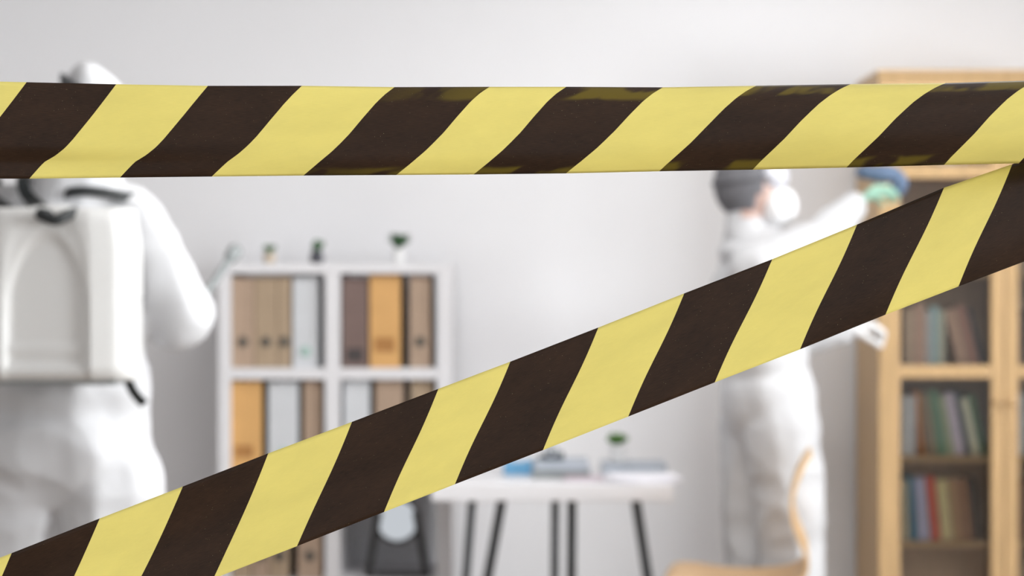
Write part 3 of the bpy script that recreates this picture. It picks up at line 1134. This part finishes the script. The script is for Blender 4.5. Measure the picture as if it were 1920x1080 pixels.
def hand_geo(W, d, nrm, side, curl, spread=0.0):
    d = d.normalized()
    nrm = (nrm - d * nrm.dot(d)).normalized()
    side = (side - d * side.dot(d) - nrm * side.dot(nrm)).normalized()
    gs = [seg(W - d * .05, W + d * .01, .030, .027)]
    offs = (.030, .010, -.010, -.029)
    Ls = ((.044, .027, .020), (.048, .031, .021), (.044, .028, .020), (.034, .021, .018))
    kl = (.088, .092, .088, .080)
    for i in range(4):
        kp = W + d * kl[i] + side * offs[i]
        gs.append(seg(W + d * .012 + side * offs[i] * .7, kp, .0135, .0115))
        ang = 0.0
        p = kp
        for j, L in enumerate(Ls[i]):
            ang += curl[j] if isinstance(curl, (tuple, list)) else curl
            dr = d * math.cos(ang) + nrm * math.sin(ang) + side * offs[i] * spread * 10
            q = p + dr.normalized() * L
            gs.append(seg(p, q, .0098 - .0008 * j, .0092 - .0009 * j))
            p = q
    p = W + d * .022 + side * .026
    dr = (d * .62 + side * .62 + nrm * .45).normalized()
    for j, L in enumerate((.042, .032, .026)):
        q = p + dr * L
        gs.append(seg(p, q, .0135 - .0018 * j, .0118 - .0015 * j))
        p = q
        dr = (dr + d * .25 + nrm * .3 - side * .12).normalized()
    V, Fs, _ = bake(join(*gs), .0036, 3)
    return V, Fs


def person(geo, label, base, head_c, head_r, skin_test, seed, amp=.020, voxel=.011):
    V, Fs, Nn = bake(geo, voxel, 5)

    def keep(p):
        return sm(head_r * .9, head_r * 1.6, (p - head_c).length)
    V = folds(V, Nn, amp, keep, seed)
    base = Vector(base)
    o = make('person', (V, Fs), M_suit, base, smooth=True)
    o.data.materials.append(M_skin)
    for pl in o.data.polygons:
        c = o.data.vertices[pl.vertices[0]].co + base
        if skin_test(c):
            pl.material_index = 1
    return tag(o, label, 'person')


# ---- left person, seen from behind
LD = 4.32
lc = P(118, 540, LD).x
q = lambda x, y, dy=0.0: P(x, y, LD) + Vector((0, dy, 0))
hl = q(168, 213, .02)
pel = q(112, 850)
zhip = .93
gl = [ellipsoid(hl, (.084, .105, .105)), ellipsoid(q(166, 165, -.01), (.048, .065, .056)),
      seg(q(160, 290, .01), q(140, 380, -.01), .075, .095),
      ellipsoid(q(118, 470, .0), (.205, .135, .16)), ellipsoid(q(116, 590, .0), (.19, .135, .20)),
      ellipsoid(q(114, 740, .0), (.195, .14, .20)), ellipsoid(q(112, 830, 0), (.200, .15, .15)),
      seg(q(10, 420), q(235, 420), .082, .085)]
# arms: shoulders, elbows out, forearms reaching forward
er, wr = q(328, 590, .03), q(300, 575, .30)
el, wl = q(-105, 600, .03), q(-80, 560, .29)
gl += [seg(q(250, 432), er, .088, .078), seg(er, wr, .076, .05), seg(q(-15, 440), el, .09, .078), seg(el, wl, .076, .05)]
# legs
kr, ar = Vector((q(214, 0).x, LD + .02, .50)), Vector((q(216, 0).x, LD, .11))
kl_, al = Vector((q(30, 0).x, LD + .03, .50)), Vector((q(22, 0).x, LD + .02, .11))
gl += [seg(Vector((q(205, 0).x, LD, .96)), kr, .115, .092), seg(kr, ar, .092, .082),
       seg(Vector((q(40, 0).x, LD + .01, .96)), kl_, .115, .092), seg(kl_, al, .092, .082)]
# face: nose and chin inside the hood opening
fd = Vector((.10, 1, 0)).normalized()
gl += [ellipsoid(hl + fd * .10 + Vector((0, 0, -.01)), (.014, .022, .022)), ellipsoid(hl + fd * .065 + Vector((0, 0, -.085)), (.04, .04, .03))]


def skin_l(c):
    r = c - hl
    return r.dot(fd) > .066 and abs(r.z + .01) < .085 and r.length < .16


pl = person(join(*gl), 'person in white hooded coverall seen from behind, wearing a sprayer tank', (lc, LD, 0), hl, .10, skin_l, 11.3, amp=.026)
lbase = Vector((lc, LD, 0))


def attach(name, geo, m, owner, base, smooth=True, label=None):
    return make(name, geo, m, base, owner, smooth, label)


# goggles strap round the hood, mask, gloves, boots
ring = []
for i in range(33):
    a = 2 * math.pi * i / 32
    zz = .040 - .040 * math.cos(a)
    kk = math.sqrt(1 - (zz / .112) ** 2)
    ring.append(hl + Vector(((.084 * kk + .006) * math.cos(a), (.105 * kk + .006) * math.sin(a), zz)))
attach('goggle_strap', ribbon(ring, .024, .004, (0, 0, 1)), M_darkmetal, pl, lbase, label='dark goggle strap')
attach('goggles', ellipsoid(hl + fd * .094 + Vector((0, 0, .028)), (.072, .03, .036)), M_goggle, pl, lbase)
attach('face_mask', ellipsoid(hl + fd * .098 + Vector((0, 0, -.045)), (.05, .045, .045)), M_mask, pl, lbase)
toL = (P(437, 477, 5.0) - (wr + Vector((-.005, .08, .0)))).normalized()
attach('glove', hand_geo(wr + Vector((0, .02, 0)), Vector((-.15, 1, .05)), Vector((.2, 0, -1)), Vector((-1, 0, 0)), (1.0, 1.1, .7)), M_glove, pl, lbase)
attach('glove', hand_geo(wl + Vector((0, .02, 0)), Vector((.25, 1, -.1)), Vector((0, 0, -1)), Vector((1, 0, 0)), (.5, .5, .35)), M_glove, pl, lbase)


def boot_geo(ax, ay, dirv):
    dirv = Vector(dirv).normalized()
    a = Vector((ax, ay, .0))
    g = join(seg(a + Vector((0, 0, .16)), a + Vector((0, 0, .07)), .062, .060),
             seg(a - dirv * .04 + Vector((0, 0, .05)), a + dirv * .15 + Vector((0, 0, .045)), .048, .044),
             ellipsoid(a + dirv * .05 + Vector((0, 0, .02)), (.05 + .08 * abs(dirv.x), .05 + .08 * abs(dirv.y), .028)))
    V, Fs, _ = bake(g, .008, 4)
    V = [Vector((v.x, v.y, max(v.z, .001))) for v in V]
    return V, Fs


attach('boot', boot_geo(ar.x, ar.y, (.15, 1, 0)), M_boot, pl, lbase)
attach('boot', boot_geo(al.x, al.y, (-.15, 1, 0)), M_boot, pl, lbase)

# ---- backpack sprayer on the left person's back
TD = 3.98                                  # rear face of the tank (towards the camera)
TB = 4.165
tx0, tx1 = (-78 - 960) / F * TD, (238 - 960) / F * TD
tz1, tz0 = ZC + (540 - 388) / F * TD, ZC + (540 - 716) / F * TD
tcx = (tx0 + tx1) / 2
sp = Kit('backpack_sprayer', 'white plastic sprayer tank with black straps on the left person\'s back', 'sprayer', (tcx, TD, tz0))


def tank_geo():
    N, Mn = 72, 72
    V, Fs = [], []
    for i in range(N + 1):
        for j in range(Mn + 1):
            a, b = i / N, j / Mn
            x = tx0 + (tx1 - tx0) * a
            z = tz0 + (tz1 - tz0) * b
            ex = min(a, 1 - a) * (tx1 - tx0)
            ez = min(b, 1 - b) * (tz1 - tz0)
            y = TD
            for e in (ex, ez):
                R_ = .035
                if e < R_:
                    y += R_ - math.sqrt(max(0, R_ * R_ - (R_ - e) ** 2))
            # arch-shaped recess
            px = 960 + x * F / TD
            py = 540 - (z - ZC) * F / TD
            hw = 78.0
            top = 435.0
            u = (px - 86) / hw
            hh = 190.0
            yt = top + (hh * (1 - math.sqrt(max(0, 1 - min(1, abs(u)) ** 2))) if abs(u) < 1 else 999)
            inside = min((1 - abs(u)) * hw, 692 - py, (py - yt) * .6 if abs(u) < 1 else -99)
            y += .013 * sm(-6, 14, inside)
            # shallow ribs at the foot of the recess
            if inside > 10 and py > 640:
                y -= .004 * max(0, math.sin((py - 640) / 10.0))
            # right and left columns swell
            y -= .006 * sm(4, 60, -inside) if inside < 0 else 0
            # the flanks turn away from the recess
            y += .27 * max(0, abs(px - 86) - 84) / F * TD
            # tank narrows to the top corners
            V.append(Vector((x + (tcx - x) * .06 * sm(.75, 1, b), y, z)))
    m = Mn + 1
    for i in range(N):
        for j in range(Mn):
            Fs.append([i * m + j, (i + 1) * m + j, (i + 1) * m + j + 1, i * m + j + 1])
    border = [i * m for i in range(N + 1)] + [N * m + j for j in range(1, m)] + [i * m + Mn for i in range(N - 1, -1, -1)] + [j for j in range(Mn - 1, 0, -1)]
    n0 = len(V)
    for bi in border:
        V.append(Vector((V[bi].x, TB - .02, V[bi].z)))
    n1 = len(V)
    for bi in border:
        V.append(Vector((V[bi].x + (tcx - V[bi].x) * .08, TB, V[bi].z + ((tz0 + tz1) / 2 - V[bi].z) * .08)))
    L_ = len(border)
    for k_ in range(L_):
        k2 = (k_ + 1) % L_
        Fs.append([border[k_], border[k2], n0 + k2, n0 + k_])
        Fs.append([n0 + k_, n0 + k2, n1 + k2, n1 + k_])
    Fs.append([n1 + k_ for k_ in range(L_)])
    return V, Fs


tank = sp.part('tank', tank_geo(), M_tank, smooth=True)
T = lambda x, y, dy=0.0: P(x, y, TD) + Vector((0, dy, 0))
# carrying handle with its dark grip
sp.part('handle', tube(smooth_path([T(72, 408, .02), T(80, 400, -.015), T(92, 408, -.03), T(112, 413, -.03), T(128, 404, -.012), T(136, 398, .02)], 5), .0115, 12, True), M_black, smooth=True)
sp.part('handle_socket', join(ellipsoid(T(88, 404, -.008), (.016, .018, .014))), M_black, smooth=True)
sp.part('filler_cap', lathe([(.045, 0), (.05, .003), (.05, .007), (.04, .010), (.001, .011)], Vector((tcx, TD + .10, tz1 - .004)), 28), M_tank)
# shoulder straps over both shoulders and down
sp.part('shoulder_strap', ribbon(smooth_path([q(146, 371, -.112), q(152, 366, -.118), q(180, 363, -.116), q(215, 366, -.10), q(247, 372, -.07), q(262, 372, -.02), q(262, 385, .06), q(250, 430, .115), q(230, 520, .15), q(215, 620, .15)], 5), .021, .009, (.1, .6, 1)), M_black)
sp.part('shoulder_strap', ribbon(smooth_path([T(60, 395, .13), q(76, 372, -.118), q(66, 344, -.110), q(58, 330, -.05), q(40, 335, .03), q(20, 400, .11), q(10, 520, .15)], 5), .026, .010, (1, 0, .25)), M_black)
sp.part('shoulder_strap', ribbon(smooth_path([T(-10, 395, .13), q(8, 376, -.118), q(2, 350, -.11), q(-8, 336, -.06), q(-15, 345, .03), q(-25, 420, .11), q(-30, 520, .15)], 5), .030, .010, (1, 0, .25)), M_black)
# waist strap and hose at the right hip
sp.part('side_strap', ribbon(smooth_path([q(284, 556, -.125), q(276, 585, -.15), q(267, 612, -.17), q(259, 640, -.19)], 5), .016, .010, (.6, .6, .3)), M_darkmetal)
sp.part('waist_strap', ribbon(smooth_path([q(259, 650, -.195), q(263, 675, -.20), q(272, 702, -.20), q(284, 728, -.195), q(300, 748, -.185)], 5), .018, .010, (1, 0, .3)), M_black)
sp.part('base_foot', box(tx0 + .03, tx1 - .03, TD + .03, TB - .02, tz0 - .008, tz0 + .004, .003), M_greyplastic)

# spray lance in the right glove
tip = P(436, 478, 5.0)
hnd = wr + Vector((-.005, .115, -.035))
lan = Kit('spray_lance', 'grey spray lance pointing up behind the left person\'s elbow', 'spray lance', hnd)
dl = (tip - hnd)
lan.part('grip', tube([hnd - dl * .22, hnd + dl * .15], [.014, .014], 12, True), M_black, smooth=True)
lan.part('tube', tube([hnd + dl * .15, tip], [.010, .010], 12), M_greyplastic, smooth=True)
lan.part('nozzle', tube([tip - dl.normalized() * .012, tip + dl.normalized() * .018], [.017, .020], 12, True), M_greyplastic, smooth=True)

# ---- right person, seen from the side, reaching to the bookcase
RD = 6.2
r_ = lambda x, y, dy=0.0: P(x, y, RD) + Vector((0, dy, 0))
hr = r_(1404, 352, -.02)
gr = [ellipsoid(hr, (.098, .078, .112)), ellipsoid(hr + Vector((.05, 0, -.055)), (.045, .055, .05)),
      ellipsoid(hr + Vector((.098, 0, -.015)), (.022, .014, .02)), ellipsoid(hr + Vector((.005, -.078, -.01)), (.018, .008, .028)),
      ellipsoid(hr + Vector((.005, .078, -.01)), (.018, .008, .028)),
      seg(hr + Vector((-.01, 0, -.06)), r_(1398, 480), .062, .075),
      ellipsoid(r_(1410, 452), (.090, .100, .062)),                     # collar of the lowered hood
      seg(r_(1405, 510, -.15), r_(1405, 510, .15), .082, .082),
      ellipsoid(r_(1415, 560), (.135, .19, .16)), ellipsoid(r_(1430, 660), (.140, .18, .17)), ellipsoid(r_(1442, 745), (.155, .19, .15))]
e1, w1 = r_(1530, 452, -.10), r_(1606, 384, .04)
e2, w2 = r_(1490, 640, .20), r_(1600, 622, .21)
gr += [seg(r_(1415, 505, -.16), e1, .082, .068), seg(e1, w1, .066, .045),
       seg(r_(1415, 520, .17), e2, .080, .066), seg(e2, w2, .066, .045)]
k1, a1 = Vector((r_(1412, 0).x, RD + .05, .50)), Vector((r_(1400, 0).x, RD + .10, .11))
k2, a2 = Vector((r_(1478, 0).x, RD - .09, .50)), Vector((r_(1485, 0).x, RD - .10, .11))
gr += [seg(Vector((r_(1420, 0).x, RD + .08, .95)), k1, .112, .088), seg(k1, a1, .088, .078),
       seg(Vector((r_(1460, 0).x, RD - .08, .95)), k2, .124, .100), seg(k2, a2, .100, .086)]


def skin_r(c):
    return c.z > r_(0, 409).z and c.x > r_(1385, 0).x and (c - hr).length < .17


rbase = Vector((r_(1440, 0).x, RD, 0))
pr = person(join(*gr), 'person in white coverall and face mask reaching towards the bookcase', rbase, hr, .105, skin_r, 4.7, amp=.02)
# cap: shell over the crown and the back of the head
V, Fs = ellipsoid(hr + Vector((-.008, 0, .012)), (.108, .089, .118), 32, 20)
keepF = []
for f in Fs:
    c = sum((V[i] for i in f), Vector()) / len(f) - hr
    if c.z > -.098 and (c.x < (.036 + .35 * max(0, c.z - .03) if c.z > -.028 else .006)):
        keepF.append(f)
cap = attach('cap', (V, keepF), M_cap, pr, rbase, label='grey cap over the hair')
md = cap.modifiers.new('cloth', 'SOLIDIFY')
md.thickness = .004
attach('face_mask', bake(join(ellipsoid(hr + Vector((.105, 0, -.06)), (.050, .058, .062)), ellipsoid(hr + Vector((.078, 0, -.065)), (.050, .078, .068))), .006, 4)[:2], M_mask, pr, rbase)
attach('goggles', bake(join(ellipsoid(hr + Vector((.066, 0, .034)), (.060, .088, .052))), .006, 3)[:2], M_goggleframe, pr, rbase)
ring = []
for i in range(33):
    a = 2 * math.pi * i / 32
    ring.append(hr + Vector((-.008 + .112 * math.cos(a), .093 * math.sin(a), .022 + .01 * math.cos(a))))
attach('goggle_strap', ribbon(ring, .014, .003, (0, 0, 1)), M_cap, pr, rbase)
# hood lying on the shoulders
hood = bake(join(ellipsoid(r_(1384, 474), (.065, .12, .050)), ellipsoid(r_(1422, 458, -.02), (.075, .10, .055)), ellipsoid(r_(1440, 440, -.0), (.062, .092, .040))), .01, 5)
attach('hood', hood[:2], M_suit, pr, rbase)
h1 = w1 + Vector((.006, .01, -.002))
attach('glove', hand_geo(h1, Vector((.55, .45, .45)), Vector((.55, -.2, -.8)), Vector((0, -1, .2)), (.55, .7, .5)), M_glove, pr, rbase, label='green glove of the raised hand')
attach('glove', hand_geo(w2 + Vector((.012, 0, 0)), Vector((1, .05, .25)), Vector((0, .3, -1)), Vector((0, -1, 0)), (.9, 1.0, .6)), M_mask, pr, rbase, label='white glove of the lower hand')
attach('boot', boot_geo(a1.x, a1.y, (1, .1, 0)), M_boot, pr, rbase)
attach('boot', boot_geo(a2.x, a2.y, (1, -.15, 0)), M_boot, pr, rbase)

# blue cleaning cloth bunched in the raised glove
M_cloth = mat('blue grey cloth', (0.13, 0.19, 0.30), 0.8, 0.2, 20, bump=0.2, bscale=50)
cc = r_(1668, 322, .11)
cl = bake(join(ellipsoid(cc + Vector((0, 0, .0)), (.060, .035, .030)), ellipsoid(cc + Vector((.052, .0, -.030)), (.022, .026, .040)),
               ellipsoid(cc + Vector((-.05, 0, .005)), (.035, .03, .024))), .006, 4)
clV = folds(cl[0], cl[2], .02, lambda p: 1, 2.2)
tag(make('cleaning_cloth', (clV, cl[1]), M_cloth, cc, smooth=True), 'crumpled blue cleaning cloth held in the raised green glove', 'cloth')
